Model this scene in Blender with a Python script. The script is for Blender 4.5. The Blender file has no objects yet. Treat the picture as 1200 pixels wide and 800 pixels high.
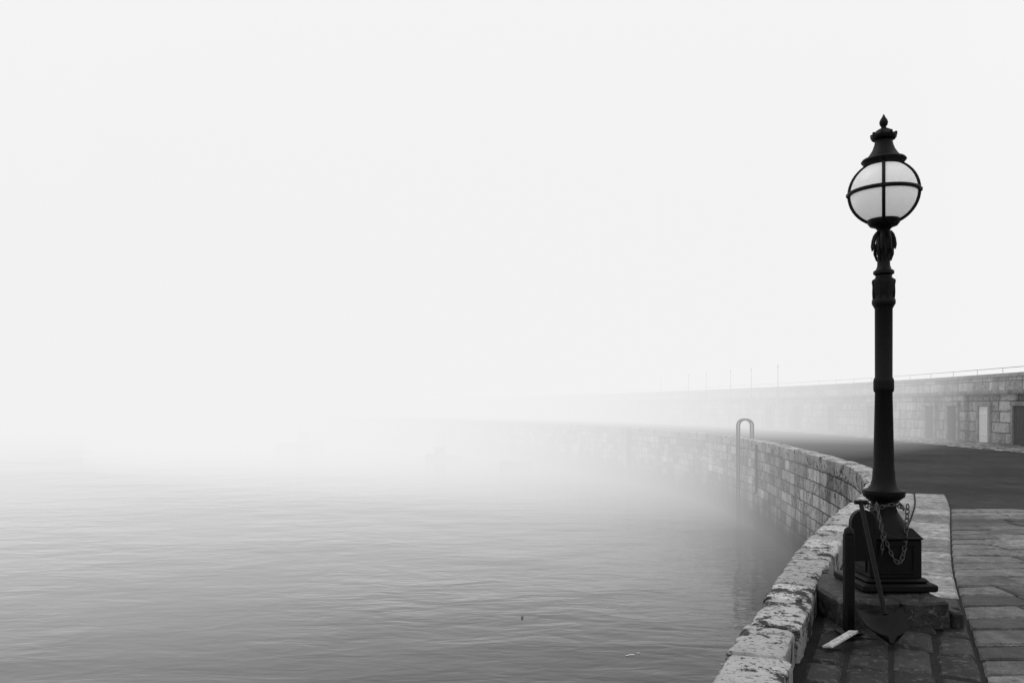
import bpy, bmesh, math, random
from mathutils import Vector, noise
random.seed(7)
D=bpy.data; S=bpy.context.scene
F=933.0; EYE=1.6; HZ=476.0; WATER=-3.94

# ---------------------------------------------------------------- helpers
def link(o,parent=None):
    S.collection.objects.link(o)
    if parent: o.parent=parent
    return o
def empty(name,loc=(0,0,0)):
    o=D.objects.new(name,None); o.location=loc; o.empty_display_size=.2
    return link(o)
def mesh_obj(name,verts,faces,mat=None,parent=None,smooth=False,uvs=None,tints=None,loc=None):
    me=D.meshes.new(name); me.from_pydata([tuple(v) for v in verts],[],faces)
    if uvs is not None:
        uv=me.uv_layers.new(name="UVMap")
        for l in me.loops: uv.data[l.index].uv=uvs[l.vertex_index]
    if tints is not None:
        at=me.attributes.new("tint",'FLOAT','POINT')
        for i,t in enumerate(tints): at.data[i].value=t
    if mat: me.materials.append(mat)
    if smooth:
        for p in me.polygons: p.use_smooth=True
    me.update()
    o=D.objects.new(name,me)
    if loc: o.location=loc
    return link(o,parent)
class MB:
    """mesh builder collecting several pieces in one mesh"""
    def __init__(s): s.v=[];s.f=[];s.t=[]
    def add(s,v,f,t=0.5):
        b=len(s.v); s.v+= [tuple(x) for x in v]; s.f+=[tuple(i+b for i in q) for q in f]; s.t+=[t]*len(v)
    def box(s,c,d,rz=0,t=.5,bev=0.0):
        cx,cy,cz=c; hx,hy,hz=d[0]/2,d[1]/2,d[2]/2
        ca,sa=math.cos(rz),math.sin(rz)
        b=min(bev,hx*.9,hy*.9,hz*.9)
        lv=[(-hz,b),(-hz+b,0),(hz-b,0),(hz,b)] if b>0 else [(-hz,0),(hz,0)]
        vs=[]
        n=8 if b>0 else 4
        for z,ins in lv:
            X,Y=hx-ins,hy-ins
            if b>0: pts=[(X,-Y+b),(X,Y-b),(X-b,Y),(-X+b,Y),(-X,Y-b),(-X,-Y+b),(-X+b,-Y),(X-b,-Y)]
            else: pts=[(X,-Y),(X,Y),(-X,Y),(-X,-Y)]
            for x,y in pts: vs.append((cx+x*ca-y*sa,cy+x*sa+y*ca,cz+z))
        fs=[]
        for k in range(len(lv)-1):
            for i in range(n):
                j=(i+1)%n; fs.append((k*n+i,k*n+j,(k+1)*n+j,(k+1)*n+i))
        fs.append(tuple(reversed(range(n)))); fs.append(tuple(range((len(lv)-1)*n,len(lv)*n)))
        s.add(vs,fs,t)
    def tube(s,pts,r,seg=8,t=.5,closed=False,rads=None):
        pts=[Vector(p) for p in pts]; n=len(pts); vs=[];fs=[]
        up=None
        for i,p in enumerate(pts):
            if closed: d=(pts[(i+1)%n]-pts[i-1]).normalized()
            else: d=(pts[min(i+1,n-1)]-pts[max(i-1,0)]).normalized()
            if up is None:
                up=Vector((0,0,1)) if abs(d.z)<.9 else Vector((1,0,0))
            a=(up-d*up.dot(d)).normalized(); up=a; b=d.cross(a)
            rr=rads[i] if rads else r
            for k in range(seg):
                th=2*math.pi*k/seg; vs.append(p+a*math.cos(th)*rr+b*math.sin(th)*rr)
        m=n if closed else n-1
        for i in range(m):
            for k in range(seg):
                k2=(k+1)%seg; i2=(i+1)%n
                fs.append((i*seg+k,i*seg+k2,i2*seg+k2,i2*seg+k))
        if not closed:
            fs.append(tuple(reversed(range(seg)))); fs.append(tuple(range((n-1)*seg,n*seg)))
        s.add(vs,fs,t)
    def lathe(s,prof,c=(0,0),seg=32,flute=None):
        vs=[];fs=[]
        for z,r in prof:
            for k in range(seg):
                th=2*math.pi*k/seg; rr=r
                if flute and flute[0]<z<flute[1]: rr=r*(1-.10*abs(math.cos(flute[2]*th/2)))
                vs.append((c[0]+rr*math.cos(th),c[1]+rr*math.sin(th),z))
        for i in range(len(prof)-1):
            for k in range(seg):
                k2=(k+1)%seg; fs.append((i*seg+k,i*seg+k2,(i+1)*seg+k2,(i+1)*seg+k))
        fs.append(tuple(reversed(range(seg)))); fs.append(tuple(range((len(prof)-1)*seg,len(prof)*seg)))
        s.add(vs,fs)
    def obj(s,name,mat,parent=None,smooth=False,tint=False,auto=False,loc=None):
        o=mesh_obj(name,s.v,s.f,mat,parent,smooth or auto,tints=s.t if tint else None,loc=loc)
        bm=bmesh.new(); bm.from_mesh(o.data); bmesh.ops.recalc_face_normals(bm,faces=bm.faces)
        if auto:
            for e in bm.edges:
                if len(e.link_faces)==2 and e.calc_face_angle(0)>math.radians(38): e.smooth=False
        bm.to_mesh(o.data); bm.free()
        return o

# ---------------------------------------------------------------- materials
class NT:
    def __init__(s,name):
        s.m=D.materials.new(name); s.m.use_nodes=True; s.t=s.m.node_tree; s.n=s.t.nodes; s.n.clear()
        s.out=s.n.new('ShaderNodeOutputMaterial')
    def new(s,ty,inp=None,**kw):
        nd=s.n.new(ty)
        for k,v in kw.items(): setattr(nd,k,v)
        if inp:
            for k,v in inp.items():
                if isinstance(v,tuple) and len(v)==2 and hasattr(v[0],'outputs'): s.t.links.new(v[0].outputs[v[1]],nd.inputs[k])
                elif hasattr(v,'outputs'): s.t.links.new(v.outputs[0],nd.inputs[k])
                else: nd.inputs[k].default_value=v
        return nd
    def math(s,op,a,b=0.0,c=None,clamp=False):
        d={0:a,1:b}
        if c is not None: d[2]=c
        nd=s.new('ShaderNodeMath',d,operation=op); nd.use_clamp=clamp; return nd
    def noise(s,vec,scale,detail=4,rough=.55,dist=0.0):
        return s.new('ShaderNodeTexNoise',{'Vector':vec,'Scale':scale,'Detail':detail,'Roughness':rough,'Distortion':dist})
    def ramp(s,val,lo,hi,a=0.0,b=1.0):
        return s.new('ShaderNodeMapRange',{'Value':val,'From Min':lo,'From Max':hi,'To Min':a,'To Max':b})
    def grey(s,val):
        return s.new('ShaderNodeCombineColor',{0:val,1:val,2:val})
    def bsdf(s,col,rough=.8,bump=None,bstr=.5,bdist=.01,spec=.5,coat=None,metal=0.0):
        b=s.new('ShaderNodeBsdfPrincipled',{'Roughness':rough,'Specular IOR Level':spec,'Metallic':metal})
        if isinstance(col,(int,float)): b.inputs['Base Color'].default_value=(col,col,col,1)
        else: s.t.links.new(s.grey(col).outputs[0],b.inputs['Base Color'])
        if bump is not None:
            bp=s.new('ShaderNodeBump',{'Height':bump,'Strength':bstr,'Distance':bdist})
            s.t.links.new(bp.outputs[0],b.inputs['Normal'])
        s.t.links.new(b.outputs[0],s.out.inputs[0]); return b

def mat_coping():
    m=NT("coping_granite"); g=m.new('ShaderNodeNewGeometry'); p=(g,'Position')
    at=m.new('ShaderNodeAttribute',attribute_name='tint')
    big=m.noise(p,2.6,4,.6); mid=m.noise(p,9.0,6,.78,.15); fine=m.noise(p,70,4,.75); spk=m.noise(p,26,4,.78)
    base=m.math('MULTIPLY',m.ramp(big,.3,.7,.42,.60),m.ramp(fine,.25,.75,.70,1.15))
    base=m.math('MULTIPLY',base,m.ramp((at,'Fac'),0,1,.72,1.15))
    lich=m.ramp(m.math('ADD',mid,m.math('MULTIPLY',m.math('SUBTRACT',big,.5),.8)),.525,.59)
    l2=m.ramp(spk,.565,.615)
    k=m.math('MAXIMUM',m.math('MULTIPLY',lich,.95),m.math('MULTIPLY',l2,.9),clamp=True)
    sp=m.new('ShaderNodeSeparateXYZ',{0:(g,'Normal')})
    side=m.ramp((sp,2),.2,.8,.60,1.0)     # vertical faces darker than the tops
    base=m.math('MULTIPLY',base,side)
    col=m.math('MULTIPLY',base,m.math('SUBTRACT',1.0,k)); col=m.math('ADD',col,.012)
    h=m.math('ADD',m.math('MULTIPLY',mid,1.0),m.math('MULTIPLY',fine,.35))
    m.bsdf(col,.85,h,.9,.02,.25); return m.m
def mat_slab(name,lo,hi,wet=.7,blotch=.0):
    m=NT(name); g=m.new('ShaderNodeNewGeometry'); p=(g,'Position')
    at=m.new('ShaderNodeAttribute',attribute_name='tint')
    big=m.noise(p,1.6,4,.6); mid=m.noise(p,9,6,.75); fine=m.noise(p,90,4,.75)
    base=m.ramp((at,'Fac'),0,1,lo,hi)
    base=m.math('MULTIPLY',base,m.ramp(mid,.35,.65,.40,1.5)); base=m.math('MULTIPLY',base,m.ramp(fine,.3,.7,.45,1.55))
    base=m.math('MULTIPLY',base,m.ramp(big,.35,.65,.65,1.2))
    if blotch:
        base=m.math('ADD',base,m.math('MULTIPLY',m.ramp(m.noise(p,16,5,.75),.54,.66),blotch))
    h=m.math('ADD',mid,m.math('MULTIPLY',fine,.4))
    r=m.ramp(mid,.3,.7,wet-.12,wet+.15)
    b=m.bsdf(base,.6,h,.9,.014,.22); m.t.links.new(r.outputs[0],b.inputs['Roughness']); return m.m
def mat_asphalt():
    m=NT("asphalt"); g=m.new('ShaderNodeNewGeometry'); p=(g,'Position')
    big=m.noise(p,.35,4,.6); fine=m.noise(p,45,4,.8); mid=m.noise(p,3,5,.7)
    c=m.math('MULTIPLY',m.ramp(big,.3,.7,.018,.048),m.ramp(fine,.25,.75,.4,1.6)); c=m.math('MULTIPLY',c,m.ramp(mid,.3,.7,.7,1.3))
    m.bsdf(c,.9,fine,.6,.01,.15); return m.m
def mat_wall(name,bw,rh,lo,hi,weed=None,mort=.02,stain=.8):
    m=NT(name); uv=m.new('ShaderNodeUVMap'); g=m.new('ShaderNodeNewGeometry'); p=(g,'Position')
    wob=m.noise(p,2.0,2)
    off=m.new('ShaderNodeVectorMath',{0:(wob,1),1:(.5,.5,.5)},operation='SUBTRACT')
    off=m.new('ShaderNodeVectorMath',{0:off,1:(.08,.08,.0)},operation='MULTIPLY')
    uvw=m.new('ShaderNodeVectorMath',{0:(uv,0),1:off},operation='ADD')
    br=m.new('ShaderNodeTexBrick',{'Vector':uvw,'Color1':(0,0,0,1),'Color2':(1,1,1,1),'Mortar':(.5,.5,.5,1),'Scale':1.0,'Mortar Size':mort,'Mortar Smooth':.3,'Bias':0.0,'Brick Width':bw,'Row Height':rh})
    br.offset=.47; br.squash=.8; br.squash_frequency=3
    tint=m.new('ShaderNodeRGBToBW',{0:(br,0)})
    big=m.noise(p,.5,4,.6); mid=m.noise(p,5,6,.78); fine=m.noise(p,30,4,.75)
    smp=m.new('ShaderNodeMapping',{'Vector':(uv,0)}); smp.inputs['Scale'].default_value=(1.6,.22,1)
    strk=m.noise(smp,1.0,5,.65)
    c=m.ramp(tint,0,1,lo,hi)
    c=m.math('MULTIPLY',c,m.ramp(fine,.3,.7,.65,1.25)); c=m.math('MULTIPLY',c,m.ramp(big,.35,.65,.62,1.15))
    c=m.math('MULTIPLY',c,m.ramp(strk,.42,.62,1.08,.50))
    st=m.math('MULTIPLY',m.ramp(m.math('ADD',mid,m.math('MULTIPLY',m.math('SUBTRACT',tint,.5),-.09)),.50,.60),stain)
    c=m.math('MULTIPLY',c,m.math('SUBTRACT',1.0,st,clamp=True))
    c=m.math('MULTIPLY',c,m.math('SUBTRACT',1.0,m.math('MULTIPLY',(br,1),.93)))
    if weed is not None:
        sp=m.new('ShaderNodeSeparateXYZ',{0:p})
        zz=m.math('ADD',(sp,2),m.math('MULTIPLY',m.math('SUBTRACT',mid,.5),1.6))
        zz=m.math('ADD',zz,m.math('MULTIPLY',m.math('SUBTRACT',strk,.5),-1.2))
        c=m.math('MULTIPLY',c,m.ramp(zz,weed-.5,weed+.8,.05,1.0))
    c=m.math('ADD',c,.008)
    h=m.math('SUBTRACT',m.math('MULTIPLY',mid,.6),m.math('MULTIPLY',(br,1),1.0))
    h=m.math('ADD',h,m.math('MULTIPLY',tint,.3))
    m.bsdf(c,.85,h,.9,.06,.2); return m.m
def mat_plain(name,v,rough=.6,spec=.5,var=.3,scale=12,bd=.004,metal=0.0):
    m=NT(name); g=m.new('ShaderNodeNewGeometry'); p=(g,'Position')
    n=m.noise(p,scale,4,.7); c=m.math('MULTIPLY',m.ramp(n,.3,.7,1-var,1+var),v)
    m.bsdf(c,rough,n,.5,bd,spec,metal=metal); return m.m
def mat_cobble():
    m=NT("cobblestones"); g=m.new('ShaderNodeNewGeometry'); p=(g,'Position')
    v=m.new('ShaderNodeTexVoronoi',{'Vector':p,'Scale':3.2},feature='DISTANCE_TO_EDGE'); v2=m.new('ShaderNodeTexVoronoi',{'Vector':p,'Scale':3.2})
    t=m.new('ShaderNodeRGBToBW',{0:(v2,'Color')})
    c=m.math('MULTIPLY',m.ramp(v,.02,.14,.15,1),m.ramp(t,.2,.8,.10,.42))
    m.bsdf(c,.8,m.ramp(v,0,.2),.6,.03,.3); return m.m
def mat_water():
    m=NT("sea_water_surface"); g=m.new('ShaderNodeNewGeometry'); p=(g,'Position')
    mp=m.new('ShaderNodeMapping',{'Vector':p}); mp.inputs['Scale'].default_value=(.55,1.15,1); mp.inputs['Rotation'].default_value=(0,0,math.radians(-12))
    a=m.noise(mp,.8,2,.5,.6); b=m.noise(mp,2.2,3,.5,.6); c=m.noise(mp,.16,2,.5)
    h=m.math('ADD',m.math('MULTIPLY',a,1.0),m.math('MULTIPLY',b,.42)); h=m.math('ADD',h,m.math('MULTIPLY',c,1.8))
    amp=m.ramp(m.noise(p,.08,3,.55),.38,.62,.5,1.4)
    h=m.math('MULTIPLY',h,amp)
    bs=m.bsdf(.032,.06,h,1.0,.060,.5); bs.inputs['IOR'].default_value=1.333; return m.m

M_cop=mat_coping()
M_slab=mat_slab("paving_granite",.05,.20,.65)
M_light=mat_slab("pale_paving",.20,.38,.75)
M_dark=mat_slab("damp_dark_stone",.010,.036,.6,.07)
M_asph=mat_asphalt()
M_bed=mat_plain("joint_bedding",.012,.9,.2,.4,20)
M_quay=mat_wall("quay_ashlar",.95,.40,.22,.50,weed=-2.65,stain=.88)
M_break=mat_wall("breakwater_ashlar",1.3,.46,.28,.46,mort=.022,stain=.6)
M_ledge=mat_plain("ledge_stone",.19,.8,.3,.5,3)
M_iron=mat_plain("black_painted_iron",.003,.55,.16,.4,40,.002)
M_rust=mat_plain("rusty_iron",.025,.75,.3,.6,30,.004)
M_steel=mat_plain("galvanised_chain",.06,.5,.4,.4,60,.001,metal=.5)
M_white=mat_plain("white_paint",.6,.6,.4,.3,20)
M_worn=mat_plain("worn_white_paint",.40,.7,.3,.55,35)
M_ddoor=mat_plain("dark_door_paint",.035,.6,.3,.2,8)
M_cob=mat_cobble(); M_water=mat_water()
M_wood=mat_plain("weathered_timber",.06,.8,.3,.5,6)

# ---------------------------------------------------------------- curves in plan
def catmull(pts,step):
    out=[]
    P=[Vector((*p,0)) for p in pts]; P=[P[0]*2-P[1]]+P+[P[-1]*2-P[-2]]
    for i in range(1,len(P)-2):
        p0,p1,p2,p3=P[i-1:i+3]; n=max(2,int((p2-p1).length/.1))
        for k in range(n):
            t=k/n
            out.append(.5*((2*p1)+(p2-p0)*t+(2*p0-5*p1+4*p2-p3)*t*t+(3*p1-p0-3*p2+p3)*t**3))
    out.append(P[-2]); return out
class Path:
    def __init__(s,pts):
        s.p=catmull(pts,.1); s.l=[0]
        for a,b in zip(s.p,s.p[1:]): s.l.append(s.l[-1]+(b-a).length)
        s.L=s.l[-1]
    def at(s,d):
        d=max(0,min(s.L-1e-6,d)); lo,hi=0,len(s.l)-1
        while hi-lo>1:
            m=(lo+hi)//2
            if s.l[m]<=d: lo=m
            else: hi=m
        t=(d-s.l[lo])/(s.l[hi]-s.l[lo]); p=s.p[lo].lerp(s.p[hi],t)
        a=s.p[max(0,lo-3)]; b=s.p[min(len(s.p)-1,hi+3)]
        tg=(b-a).normalized(); return p,tg,Vector((tg.y,-tg.x,0))   # normal points inland
    def s_of_y(s,y):
        for i,q in enumerate(s.p):
            if q.y>=y: return s.l[i]
        return s.L
    def s_of_px(s,px,ymin=5):
        best=None
        for i,q in enumerate(s.p):
            if q.y>ymin:
                e=abs(600+F*q.x/q.y-px)
                if best is None or e<best[0]: best=(e,s.l[i])
        return best[1]
quay=Path([(-13,-16),(-6.5,-9),(-2.9,-4),(-.98,0),(.96,4.03),(1.96,6.1),(3.08,8.37),(4.50,11),(6.02,13.8),(7.42,16.8),(8.5,19.9),(9.3,23.5),(10.0,28),(10.75,33.5),(11.1,38.3),(11.1,44),(10.4,49.5),(8.7,57),(6.6,63),(4.2,69.5),(0,79),(-6,90),(-14,103),(-28,122),(-50,150)])
brk=Path([(20.5,-25),(20.6,0),(20.8,20),(20.9,32),(21.1,42),(20.5,52),(18.7,62),(15.2,76),(10,93),(2,111),(-10,133),(-35,170)])

def ztop(y):
    t=min(1,max(0,(y-9.0)/6.0)); t=t*t*(3-2*t); return .20*(1-t)+.06*t
def cwid(y):
    t=min(1,max(0,(y-8)/6.0)); return .34+.14*t

# ---------------------------------------------------------------- coping
mb=MB(); s=0.0
while s<quay.L-1:
    p,_,_=quay.at(s); far=p.y>20 or p.y<1
    L=random.uniform(.45,.85) if not far else random.uniform(.8,1.15)
    e=s+L; zt=ztop(p.y)+random.uniform(-.016,.012); w=cwid(p.y)+random.uniform(-.018,.018); lo=random.uniform(-.02,.02)
    r=.035; bot=-.32
    nprof=[(lo,bot),(lo,zt-.09),(lo+.004,zt-r),(lo+.012,zt-.014),(lo+.035,zt)]
    k=3 if far else 9
    nprof+=[(lo+.035+(w-.07)*i/(k+1),zt+.003) for i in range(1,k+1)]
    nprof+=[(lo+w-.035,zt),(lo+w-.010,zt-.012),(lo+w,zt-r),(lo+w,zt-.10),(lo+w,bot)]
    ns=3 if far else 14
    ss=[s+.009,s+.028]+[s+.028+(L-.056)*i/(ns+1) for i in range(1,ns+1)]+[e-.028,e-.009]
    vs=[];fs=[];n=len(nprof)
    for si,d in enumerate(ss):
        q,tg,nm=quay.at(d); end=(si==0 or si==len(ss)-1)
        for (a,z) in nprof:
            if end:
                z=z-.026 if z>bot+.01 else z; a=a+(w/2+lo-a)*.07
            v=q+nm*a+Vector((0,0,z))
            if not far:
                dd=noise.noise_vector(v*5.5)*.014+noise.noise_vector(v*17)*.006+noise.noise_vector(v*38)*.003
                v=v+dd
            vs.append(v)
    for i in range(len(ss)-1):
        for j in range(n-1): fs.append((i*n+j,(i+1)*n+j,(i+1)*n+j+1,i*n+j+1))
    fs.append(tuple(range(n))); fs.append(tuple(reversed(range((len(ss)-1)*n,len(ss)*n))))
    mb.add(vs,fs,random.random()); s=e
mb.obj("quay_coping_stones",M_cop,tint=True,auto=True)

# ---------------------------------------------------------------- quay wall face
def sweep(name,path,prof,mat,step=.5,smooth=False,parent=None,s0=0,s1=None):
    s1=s1 or path.L; n=int((s1-s0)/step)+1; vs=[];uv=[];fs=[]
    vl=[0]
    for a,b in zip(prof,prof[1:]): vl.append(vl[-1]+math.hypot(b[0]-a[0],b[1]-a[1]))
    for i in range(n+1):
        d=s0+(s1-s0)*i/n; q,tg,nm=path.at(d)
        for k,(a,z) in enumerate(prof):
            vs.append(q+nm*a+Vector((0,0,z))); uv.append((d,prof[0][1]+vl[k]))
    m=len(prof)
    for i in range(n):
        for k in range(m-1): fs.append((i*m+k,i*m+k+1,(i+1)*m+k+1,(i+1)*m+k))
    return mesh_obj(name,vs,fs,mat,parent,smooth,uvs=uv)
sweep("harbour_quay_wall",quay,[(-.10,-6.5),(.035,-.10),(.2,-.10)],M_quay,.4)

# ---------------------------------------------------------------- road surface sheet (quay top)
edge=[quay.at(quay.L*i/400)[0]+quay.at(quay.L*i/400)[2]*.06 for i in range(401)]
outer=[Vector((-50+30,210,0)),Vector((60,210,0)),Vector((60,-40,0)),Vector((-13,-40,0))]
bm=bmesh.new(); vs=[bm.verts.new((q.x,q.y,-.032)) for q in edge+outer]
f=bm.faces.new(vs); bmesh.ops.triangulate(bm,faces=[f]); bmesh.ops.recalc_face_normals(bm,faces=bm.faces)
me=D.meshes.new("asphalt_road")
for fc in bm.faces:
    if fc.normal.z<0: fc.normal_flip()
bm.to_mesh(me); bm.free(); me.materials.append(M_asph); link(D.objects.new("asphalt_road",me))

# ---------------------------------------------------------------- paving
def slab(mb,c,zt=0.0,gap=.006,bev=.010,t=.5,depth=.08,wob=.006):
    c=[Vector(q) for q in c]; n=len(c)
    def ins(a,z):
        out=[]
        for i in range(n):
            e1=(c[i]-c[i-1]).normalized(); e2=(c[(i+1)%n]-c[i]).normalized()
            v=c[i]+(e2-e1).normalized()*a*1.35; out.append((v.x,v.y,z))
        return out
    tz=[random.uniform(-wob,wob*.5) for _ in range(n)]
    r0=ins(gap,zt-depth); r1=ins(gap,zt-bev*.8); r2=ins(gap+bev,zt)
    r2=[(a,b,z+tz[i]) for i,(a,b,z) in enumerate(r2)]
    fs=[]
    for k in range(2):
        for i in range(n): fs.append((k*n+i,k*n+(i+1)%n,(k+1)*n+(i+1)%n,(k+1)*n+i))
    fs.append(tuple(range(2*n,3*n)))
    mb.add(r0+r1+r2,fs,t)
def bandpt(s_,n_):
    q,tg,nm=quay.at(s_); return q+nm*n_
BN=1.36
bord=[bandpt(quay.L*i/1500,BN) for i in range(1501)]
def bx(y):
    b=[q for q in bord if abs(q.y-y)<.5]
    b.sort(key=lambda q:abs(q.y-y))
    if len(b)<2: return b[0].x
    a,c=b[0],b[1]
    if abs(a.y-c.y)<1e-5: return a.x
    return a.x+(c.x-a.x)*(y-a.y)/(c.y-a.y)
pv=MB(); y=-6.0
while y<12.3:
    dy=random.uniform(.28,.42); y1=y+dy
    if y1>12.6: break
    x0,x1=bx(y),bx(y1); first=True; xl0,xl1=x0,x1
    w=random.uniform(.3,.8)
    while min(xl0,xl1)<13.5:
        if first: xr=max(x0,x1)+w
        else: xr=xl0+random.uniform(.45,.85)
        slab(pv,[(xl0,y,0),(xr,y,0),(xr,y1,0),(xl1,y1,0)],random.uniform(-.008,.005),gap=.015,bev=.02,t=random.random(),wob=.010)
        xl0=xl1=xr; first=False
    y=y1
pv.obj("pavement_slabs",M_slab,tint=True)
lb=MB(); db=MB()
for (n0,n1) in ((-1,.86),(.86,BN+.01)):
    s=quay.s_of_y(-4)+ (0 if n0<0 else .35)
    while s<quay.s_of_y(14.6):
        q=bandpt(s+.4,.8); dk=q.y<7.0
        L=random.uniform(.6,1.0) if not dk else random.uniform(.3,.5)
        a0=cwid(q.y)+.03 if n0<0 else n0
        if dk:
            mdl=(a0+n1)/2+random.uniform(-.04,.04)
            for (u,v) in ((a0,mdl),(mdl,n1)):
                slab(db,[bandpt(s,u),bandpt(s,v),bandpt(s+L,v),bandpt(s+L,u)],random.uniform(-.012,.006),t=random.random(),gap=.014,bev=.03,wob=.01)
        else: slab(lb,[bandpt(s,a0),bandpt(s,n1),bandpt(s+L,n1),bandpt(s+L,a0)],0,t=random.random(),gap=.014,bev=.022)
        s+=L
lb.obj("coping_side_paving",M_light,tint=True)
db.obj("damp_stone_setts",M_dark,tint=True)
vs=[];fs=[]
ya=[-6+18.55*i/60 for i in range(61)]
for yv in ya: vs+= [(bx(yv)-BN+.2,yv,-.024),(14,yv,-.024)]
for i in range(60): fs.append((2*i,2*i+1,2*i+3,2*i+2))
mesh_obj("paving_bed",vs,fs,M_bed)
vs=[];fs=[]
N=200
for i in range(N+1):
    q,tg,nm=brk.at(brk.L*i/N)
    for a in (-3.0,.05): vs.append(q+nm*a+Vector((0,0,-.020)))
for i in range(N): fs.append((2*i,2*i+1,2*i+3,2*i+2))
mesh_obj("cobbled_strip",vs,fs,M_cob)

# ---------------------------------------------------------------- breakwater wall
BW=empty("breakwater_wall")
sweep("lower_wall",brk,[(-.03,-.3),(0,2.12)],M_break,1.0,parent=BW)
sweep("ledge",brk,[(0.02,2.12),(-.14,2.12),(-.16,2.20),(-.14,2.30),(1.3,2.30)],M_ledge,1.0,parent=BW)
sweep("upper_wall",brk,[(1.3,2.28),(1.33,2.95)],M_break,1.0,parent=BW)
sweep("parapet_cap",brk,[(1.36,2.95),(1.22,2.95),(1.22,3.10),(2.1,3.10),(2.1,-4.5)],M_ledge,1.0,parent=BW)
rl=MB()
sA=brk.s_of_y(5); sB=brk.s_of_y(120)
rl.tube([brk.at(sA+(sB-sA)*i/120)[0]+brk.at(sA+(sB-sA)*i/120)[2]*1.5+Vector((0,0,3.36)) for i in range(121)],.012,6)
s=sA
while s<sB:
    q,tg,nm=brk.at(s); b=q+nm*1.5; rl.tube([b+Vector((0,0,3.08)),b+Vector((0,0,3.36))],.010,6); s+=2.1
rl.obj("parapet_railing",M_rust,BW)
for i,(px,kind,dw) in enumerate([(1197,'d',.95),(1154,'w',.8),(1117,'d',.8),(1091,'d',.8),(1022,'d',.9),(975,'d',.9),(935,'d',.9),(902,'d',1.0)]):
    sd=brk.s_of_px(px); q,tg,nm=brk.at(sd); ang=math.atan2(tg.y,tg.x); H=1.62
    E=empty("breakwater_door"); E.location=q
    fr=MB()
    def P(al,out,z):
        v=tg*al-nm*out; return (v.x,v.y,z)
    for sgn in (-1,1): fr.box(P(sgn*(dw/2+.07),.035,H/2),(.14,.16,H),ang,bev=.01)
    fr.box(P(0,.035,H+.09),(dw+.34,.18,.18),ang,bev=.01)
    fr.obj("frame",M_ledge,E)
    pn=MB(); nb=5
    for k in range(nb): pn.box(P(-dw/2+dw*(k+.5)/nb,.012,H/2),(dw/nb-.012,.05,H-.02),ang)
    pn.box(P(0,.04,.35),(dw-.05,.02,.1),ang); pn.box(P(0,.04,H-.35),(dw-.05,.02,.1),ang)
    pn.obj("door_leaf",M_white if kind=='w' else M_ddoor,E)
for px,top in ((903,427),(872,431),(848,433),(820,436),(800,438),(768,443)):
    sd=brk.s_of_px(px); q,tg,nm=brk.at(sd); b=q+nm*.6; h=EYE+(HZ-top)*b.y/F
    pl=MB(); pl.lathe([(2.3,.08),(2.5,.07),(2.52,.033),(h-.3,.02),(h-.25,.035),(h-.1,.045),(h,.02)],(0,0),10)
    pl.obj("lighting_column",M_rust,loc=(b.x,b.y,0))

# ---------------------------------------------------------------- water
mesh_obj("sea_water",[(-1500,-600,WATER),(1500,-600,WATER),(1500,2500,WATER),(-1500,2500,WATER)],[(0,1,2,3)],M_water)

# ---------------------------------------------------------------- ladder with looped handrails
sL=quay.s_of_y(38.3); q,tg,nm=quay.at(sL)
E=empty("harbour_ladder",(q.x,q.y,0)); ld=MB()
for o in (-.22,.22):
    b=tg*o; pts=[b-nm*.2+Vector((0,0,-4.6)),b-nm*.2+Vector((0,0,.65))]
    for k in range(0,9):
        a=math.pi*(1-k/8); pts.append(b+nm*(.13)+nm*.33*math.cos(a)+Vector((0,0,.70+.28*math.sin(a))))
    pts+= [b+nm*.46+Vector((0,0,.6)),b+nm*.46+Vector((0,0,-.03))]
    ld.tube(pts,.045,8)
for k in range(16):
    z=-.1-k*.29; ld.tube([tg*-.22-nm*.2+Vector((0,0,z)),tg*.22-nm*.2+Vector((0,0,z))],.02,6)
for z in (-.4,-2.0,-3.5):
    for o in (-.22,.22): ld.tube([tg*o-nm*.2+Vector((0,0,z)),tg*o+nm*.1+Vector((0,0,z))],.025,6)
ld.obj("ladder_frame",M_rust,E,auto=True)
q,tg,nm=quay.at(quay.s_of_y(57.5)); fb=MB(); a=math.atan2(tg.y,tg.x)
fb.box((0,0,-2.4),(.3,.25,4.6),a,bev=.03); fb.obj("timber_fender",M_wood,loc=(q.x-nm.x*.15,q.y-nm.y*.15,0))
q,tg,nm=quay.at(quay.s_of_y(35.5)); pb=MB(); pb.tube([(0,0,-.1),(0,0,-2.2),(-.1,0,-2.3)],.05,8)
pb.obj("drain_pipe",M_rust,loc=(q.x-nm.x*.05,q.y-nm.y*.05,0))

# ---------------------------------------------------------------- street lamp
LX,LY=2.94,6.3; SC=148.0; RS=.93/SC
def zz(py): return EYE+(HZ-py)/SC
LAMP=empty("street_lamp",(LX,LY,0))
lb=MB()
col=[(630,31),(622,30),(618,28),(613,26),(606,21.5),(600,17),(594,14.5),(588,15),(584,20),(581,24),(578,25),(574,25),(572,19),(568,15.5),(560,13.5),(552,13),(548,12.4),(546,12.2),
 (460,10.8),(458,12.4),(454,12.8),(450,12.6),(447,12.8),(444,12.2),(442,10.8),(362,10.4),(359,12),(356,13.8),(352,13.8),(349,12),(346,12.2),(342,13),(335,13),(331,13.8),(328,13.2),(326,10),(323,9.4),(321,12.2),(318,12.2),(316,9.2),(312,7.6),(300,7.2),(296,8.6),(292,9.5),(288,9),(284,8.0),(276,7.2),(270,7.4),(267,10),(265,16),(262,18.5),(259,19.5),(256,18),(254,12)]
lb.lathe([(zz(a),b*RS) for a,b in col],(0,0),48,flute=(zz(545),zz(364),16))
lb.obj("column",M_iron,LAMP,auto=True)
cp=MB()
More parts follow.
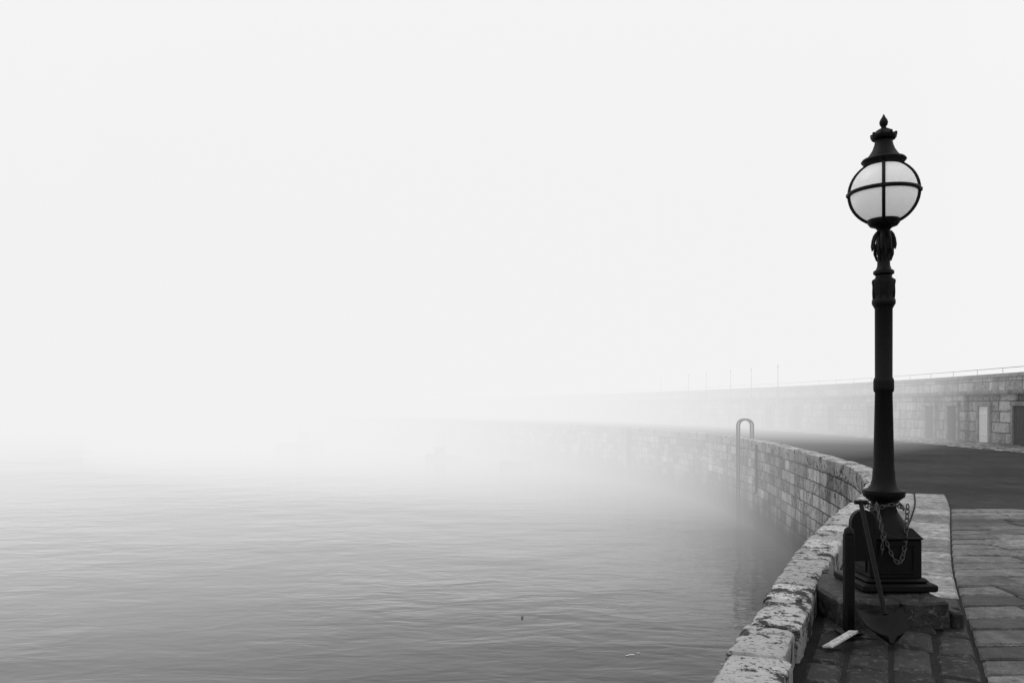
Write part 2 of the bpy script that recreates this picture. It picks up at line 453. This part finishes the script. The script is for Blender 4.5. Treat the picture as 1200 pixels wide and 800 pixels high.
cap=[(196,20),(192,24),(189,26.5),(187,25),(185,19.5),(181,16.5),(176,13.2),(170,11),(165,10),(164,13.5),(162,15),(159,15),(157,11),(154,9.5),(152,6),(150.5,3),(149,3),(147,4.5),(144,5.2),(141,4.2),(138,2.2),(134.5,.5)]
cp.lathe([(zz(a),b*RS) for a,b in cap],(0,0),40)
for k in range(8):
    a=math.radians(k*45+12); cp.box((.088*math.cos(a),.088*math.sin(a),zz(158.5)),(.02,.02,.03),a,bev=.004)
cp.obj("ventilator_cap",M_iron,LAMP,auto=True)
gz=zz(226); R=36/SC
gl=MB(); gl.lathe([(gz+R*math.sin(math.radians(t)),max(.003,R*math.cos(math.radians(t)))) for t in range(-86,87,4)],(0,0),48)
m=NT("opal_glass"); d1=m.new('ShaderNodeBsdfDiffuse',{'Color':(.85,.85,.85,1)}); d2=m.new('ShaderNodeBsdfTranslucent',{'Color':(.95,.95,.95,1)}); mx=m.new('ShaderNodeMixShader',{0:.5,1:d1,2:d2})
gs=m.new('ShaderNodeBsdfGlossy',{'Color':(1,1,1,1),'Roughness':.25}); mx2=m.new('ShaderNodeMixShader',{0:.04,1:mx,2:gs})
em=m.new('ShaderNodeEmission',{'Color':(1,1,1,1),'Strength':.13}); ad=m.new('ShaderNodeAddShader',{0:mx2,1:em}); m.t.links.new(ad.outputs[0],m.out.inputs[0])  # faint glow added to the glass to lift the globe's brightness
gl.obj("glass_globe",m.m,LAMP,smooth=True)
cg=MB(); RR=R+.010
for a in (0,90):
    a=math.radians(a-25); cg.tube([(RR*math.cos(t)*math.cos(a),RR*math.cos(t)*math.sin(a),gz+RR*math.sin(t)) for t in [2*math.pi*k/48 for k in range(48)]],.0135,8,closed=True)
cg.tube([(RR*math.cos(t),RR*math.sin(t),gz) for t in [2*math.pi*k/48 for k in range(48)]],.016,8,closed=True)
for k in range(4):
    a=math.radians(k*90-25); cg.box((RR*math.cos(a),RR*math.sin(a),gz),(.044,.044,.044),a,bev=.012)
cg.obj("globe_cage",M_iron,LAMP,auto=True)
lf=MB()
for k in range(8):
    a=math.radians(k*45+10)
    pr=[(.045,zz(272)),(.064,zz(276)),(.078,zz(281)),(.086,zz(288)),(.082,zz(293)),(.074,zz(290))]
    lf.tube([(r*math.cos(a),r*math.sin(a),z) for r,z in pr],.011,6,rads=[.014,.015,.012,.010,.008,.006])
    a+=math.radians(22)
    pr=[(.054,zz(286)),(.064,zz(292)),(.068,zz(298)),(.052,zz(306))]
    lf.tube([(r*math.cos(a),r*math.sin(a),z) for r,z in pr],.011,6,rads=[.011,.012,.009,.005])
for k in range(8):
    a=math.radians(k*45)
    lf.tube([(r*math.cos(a),r*math.sin(a),z) for r,z in [(.078,zz(350)),(.081,zz(343)),(.079,zz(335)),(.085,zz(329))]],.009,6)
lf.obj("leaf_ornament",M_iron,LAMP,auto=True)
pb=MB()
def sq(mb,z0,z1,h,bev=.01): mb.box((0,0,(z0+z1)/2),(2*h,2*h,z1-z0),0,bev=bev)
B0=.195
sq(pb,B0,B0+.055,.285); sq(pb,B0+.055,B0+.09,.24,.015)
BH=.20
sq(pb,B0+.09,.575,BH,.006); sq(pb,.575,.60,BH+.012,.01)
h0,h1=BH,.15; z0,z1=.598,.66
pb.add([(h0,-h0,z0),(h0,h0,z0),(-h0,h0,z0),(-h0,-h0,z0),(h1,-h1,z1),(h1,h1,z1),(-h1,h1,z1),(-h1,-h1,z1)],[(0,1,5,4),(1,2,6,5),(2,3,7,6),(3,0,4,7),(4,5,6,7)])
for (dx,dy) in ((0,-1),(1,0),(-1,0),(0,1)):
    for u in (-.14,.14):
        pb.box((dx*(BH+.003)+dy*u,dy*(BH+.003)+dx*u,.43),(.022 if dy else .016,.022 if dx else .016,.20),0,bev=.004)
    for z in (.33,.54):
        pb.box((dx*(BH+.005),dy*(BH+.005),z),(.30 if dy else .016,.30 if dx else .016,.022),0,bev=.004)
pb.obj("cast_base",M_iron,LAMP,auto=True)

def roughen(o,amp=.014,cuts=8):
    bm=bmesh.new(); bm.from_mesh(o.data)
    bmesh.ops.subdivide_edges(bm,edges=[e for e in bm.edges if e.calc_length()>.12],cuts=cuts,use_grid_fill=True)
    for v in bm.verts: v.co+=noise.noise_vector(v.co*6)*amp+noise.noise_vector(v.co*19)*amp*.45
    bm.to_mesh(o.data); bm.free()
st=MB()
st.box((2.60,6.25,.08),(.42,.98,.215),0,t=.5,bev=.02); st.box((3.00,6.02,.078),(.36,.52,.212),0,t=.9,bev=.02); st.box((3.00,6.52,.076),(.36,.44,.211),0,t=.2,bev=.02)
st.box((3.24,6.25,.04),(.10,.96,.13),0,t=.6,bev=.015)
o=st.obj("lamp_stone_base",M_dark,tint=True)
roughen(o)

# ---------------------------------------------------------------- things by the lamp
ip=MB(); ip.box((0,0,.36),(.075,.05,.72),math.radians(10),bev=.012); ip.lathe([(.715,.036),(.74,.03),(.755,.015),(.76,.003)],(0,0),12)
ip.box((0,0,.02),(.16,.12,.03),.1,bev=.01)
ip.obj("iron_barrier_post",M_iron,loc=(2.36,5.58,.0),auto=True)
bd=MB()
W,H=.095,.28
pts=[(-W,0),(W,0),(W,H)]+[(W*math.cos(math.radians(t)),H+.11*math.sin(math.radians(t))) for t in range(15,180,15)]+[(-W,H)]
n=len(pts)
bd.add([(x,0,z) for x,z in pts]+[(x,.05,z) for x,z in pts],[tuple(range(n)),tuple(reversed(range(n,2*n)))]+[(i,(i+1)%n,n+(i+1)%n,n+i) for i in range(n)])
bd.obj("rounded_cover_board",M_iron,loc=(2.66,6.02,.43))
SH=empty("shovel",(2.53,5.44,.02)); sh=MB()
sh.tube([(0.02,.0,.16),(0.035,.22,.5),(.055,.46,.86)],.016,10)
sh.tube([(.01,.465,.87),(.10,.465,.87)],.016,8)
sh.obj("handle",M_iron,SH,auto=True)
bl=MB(); vs=[];fs=[]; NX,NY=14,10
for j in range(NY+1):
    v=j/NY
    for i in range(NX+1):
        u=-1+2*i/NX; w=.165*math.sqrt(max(0.03,1-abs(v*1.0)**3.0))
        vs.append((u*w,.06-.20*v,.14-.14*v+ .06*abs(u)**2.0-.0))
for j in range(NY):
    for i in range(NX): a=j*(NX+1)+i; fs.append((a,a+1,a+NX+2,a+NX+1))
bl.add(vs,fs); o=bl.obj("blade",M_iron,SH,smooth=True); md=o.modifiers.new("t",'SOLIDIFY'); md.thickness=.008
wp=MB(); wp.box((0,0,0),(.36,.07,.016),0,bev=.003)
o=wp.obj("painted_board",M_worn,loc=(2.20,5.33,.045)); o.rotation_euler=(math.radians(-12),math.radians(-6),math.radians(40))
def chain(name,pts,parent=None,link=.036):
    P=[Vector(p) for p in pts]; L=[0]
    for a,b in zip(P,P[1:]): L.append(L[-1]+(b-a).length)
    mbc=MB(); d=0;k=0
    while d<L[-1]:
        i=max(j for j in range(len(L)) if L[j]<=d); i=min(i,len(P)-2); t=(d-L[i])/(L[i+1]-L[i]); c=P[i].lerp(P[i+1],t); dr=(P[i+1]-P[i]).normalized()
        up=Vector((0,1,0)) if abs(dr.y)<.8 else Vector((1,0,0)); a=(up-dr*up.dot(dr)).normalized(); b=dr.cross(a)
        if k%2: a,b=b,a
        a2=(a+b*.35).normalized()
        ring=[c+dr*(link*.68*math.cos(th))+a2*(link*.36*math.sin(th)) for th in [2*math.pi*q/12 for q in range(12)]]
        mbc.tube(ring,.0046,6,closed=True); d+=link; k+=1
    return mbc.obj(name,M_steel,parent,smooth=True)
def sag(a,b,dz,n=24):
    a,b=Vector(a),Vector(b); return [a.lerp(b,i/n)-Vector((0,0,dz*4*(i/n)*(1-i/n))) for i in range(n+1)]
chain("draped_chain",[(-.12,-.14,.84)]+[p+Vector((0,-.10*math.sin(math.pi*i/30),0)) for i,p in enumerate(sag((-.13,-.16,.84),(.12,-.14,.83),.42,30))],LAMP)
chain("hanging_chain",[Vector((-.13,-.17,.84)),Vector((-.13,-.22,.72)),Vector((-.12,-.24,.60)),Vector((-.125,-.24,.47))],LAMP)
chain("chain_wrap",[Vector((.14*math.cos(t),.14*math.sin(t),.82+.02*math.sin(3*t))) for t in [2*math.pi*k/40 for k in range(41)]],LAMP)

# ---------------------------------------------------------------- boats and floating bits
def boat(name,px,py,L,hd,cab=True,mat=None):
    Y=(EYE-WATER)*F/(py-HZ); X=(px-600)/F*Y
    E=empty(name,(X,Y,WATER)); E.rotation_euler=(0,0,hd); h=MB(); n=14;vs=[];fs=[]
    for i in range(n+1):
        t=i/n; x=(t-.5)*L; w=L*.17*(1-max(0,(t-.35)/.65)**2.4)*(.82+.18*min(1,t/.3)); w=max(w,.01); sh=.10*L+.07*L*t**2
        for (a,b) in ((1,1),(.92,.5),(.55,0),(0,-.15),(-.55,0),(-.92,.5),(-1,1)): vs.append((x,a*w,b*sh))
    for i in range(n):
        for k in range(6): a=i*7+k; fs.append((a,a+7,a+8,a+1))
    for i in range(n): fs.append((i*7,i*7+6,(i+1)*7+6,(i+1)*7))
    fs.append(tuple(range(7))); h.add(vs,fs); h.obj("hull",mat,E,auto=True)
    if cab:
        c=MB(); c.box((L*.08,0,.26*L*.9),(L*.26,L*.2,L*.17),0,bev=.05); c.box((L*.06,0,.33*L),(L*.32,L*.24,.06),0,bev=.02); c.tube([(-L*.02,0,.3*L),(-L*.02,0,.62*L)],.04,6); c.obj("wheelhouse",M_ddoor,E)
    else:
        c=MB(); c.box((-L*.15,0,L*.12),(L*.07,L*.3,.04),0); c.box((L*.1,0,L*.12),(L*.07,L*.28,.04),0); c.box((-L*.5,0,L*.14),(.25,.3,.55),0,bev=.05); c.obj("thwarts_and_outboard",M_ddoor,E)
boat("fishing_boat",352,524,6.2,.1,mat=M_iron)
boat("motor_boat",519,538,3.8,math.radians(200),True,mat=M_iron)
boat("rowing_boat",604,546,3.0,math.radians(170),False,mat=M_iron)
fb=MB()
def wp_(px,py): Y=(EYE-WATER)*F/(py-HZ); return ((px-600)/F*Y,Y)
for (px,py,sz) in ((740,767,.06),(735,768,.04),(748,765,.035),(722,700,.03),(712,712,.025),(778,690,.025),(862,733,.03),(846,778,.03)):
    x,y=wp_(px,py)
    a=random.random()*3; fb.add([(x+sz*(1+.4*random.random())*math.cos(a+k),y+sz*.7*math.sin(a+k),WATER+.012) for k in range(6)],[tuple(range(6))])
fb.obj("floating_debris",M_white)
x,y=wp_(612,724); bb=MB(); bb.lathe([(-.02,.02),(0,.03),(.03,.035),(.05,.025),(.07,.012),(.08,.003)],(0,0),12); bb.obj("mooring_buoy",M_ddoor,loc=(x,y,WATER),smooth=True)

# ---------------------------------------------------------------- fog (real homogeneous volumes, viewer independent)
def fogbank(c,r,z0,z1,sig,LF):
    m=NT("fog"); ab=m.new('ShaderNodeVolumeAbsorption',{'Color':(0,0,0,1),'Density':sig}); em=m.new('ShaderNodeEmission',{'Color':(1,1,1,1),'Strength':sig*LF})  # emission stands in for daylight scattered inside the fog
    ad=m.new('ShaderNodeAddShader',{0:ab,1:em}); m.t.links.new(ad.outputs[0],m.out.inputs['Volume'])
    b=MB(); b.lathe([(z0,r),(z1,r)],c,96); return b.obj("fog_bank",m.m)
fogbank((-40,120),108,-8.5,42,.006,.91)
fogbank((34,118),86,-7.5,30,.027,.90)
fogbank((-60,92),98,-7,33,.014,.88)

# ---------------------------------------------------------------- sky, sun, camera
W=D.worlds.new("World"); S.world=W; W.use_nodes=True; nt=W.node_tree; bg=nt.nodes['Background']
sky=nt.nodes.new('ShaderNodeTexSky'); sky.sky_type='NISHITA'; sky.sun_disc=False; sky.sun_elevation=math.radians(50); sky.sun_rotation=math.radians(-60)
bw=nt.nodes.new('ShaderNodeRGBToBW'); nt.links.new(sky.outputs[0],bw.inputs[0])
mu=nt.nodes.new('ShaderNodeMath'); mu.operation='MULTIPLY_ADD'; nt.links.new(bw.outputs[0],mu.inputs[0]); mu.inputs[1].default_value=.004; mu.inputs[2].default_value=.925
nt.links.new(mu.outputs[0],bg.inputs['Color']); bg.inputs['Strength'].default_value=1.0
sl=D.lights.new("sun",'SUN'); sl.energy=.7; sl.angle=math.radians(30); sl.color=(1,1,1)
so=D.objects.new("sun",sl); link(so); az=math.radians(-60); el=math.radians(50)
d=Vector((math.sin(az)*math.cos(el),math.cos(az)*math.cos(el),math.sin(el))); so.rotation_euler=d.to_track_quat('Z','Y').to_euler()
cam=D.cameras.new("camera"); co=D.objects.new("camera",cam); link(co); co.location=(0,0,EYE); co.rotation_euler=(math.radians(90),0,0)
cam.lens=28; cam.sensor_width=36; cam.shift_y=(HZ-400)/1200; cam.clip_end=5000; cam.clip_start=.05
S.camera=co
S.view_settings.view_transform='Standard'; S.view_settings.look='None'; S.view_settings.exposure=0
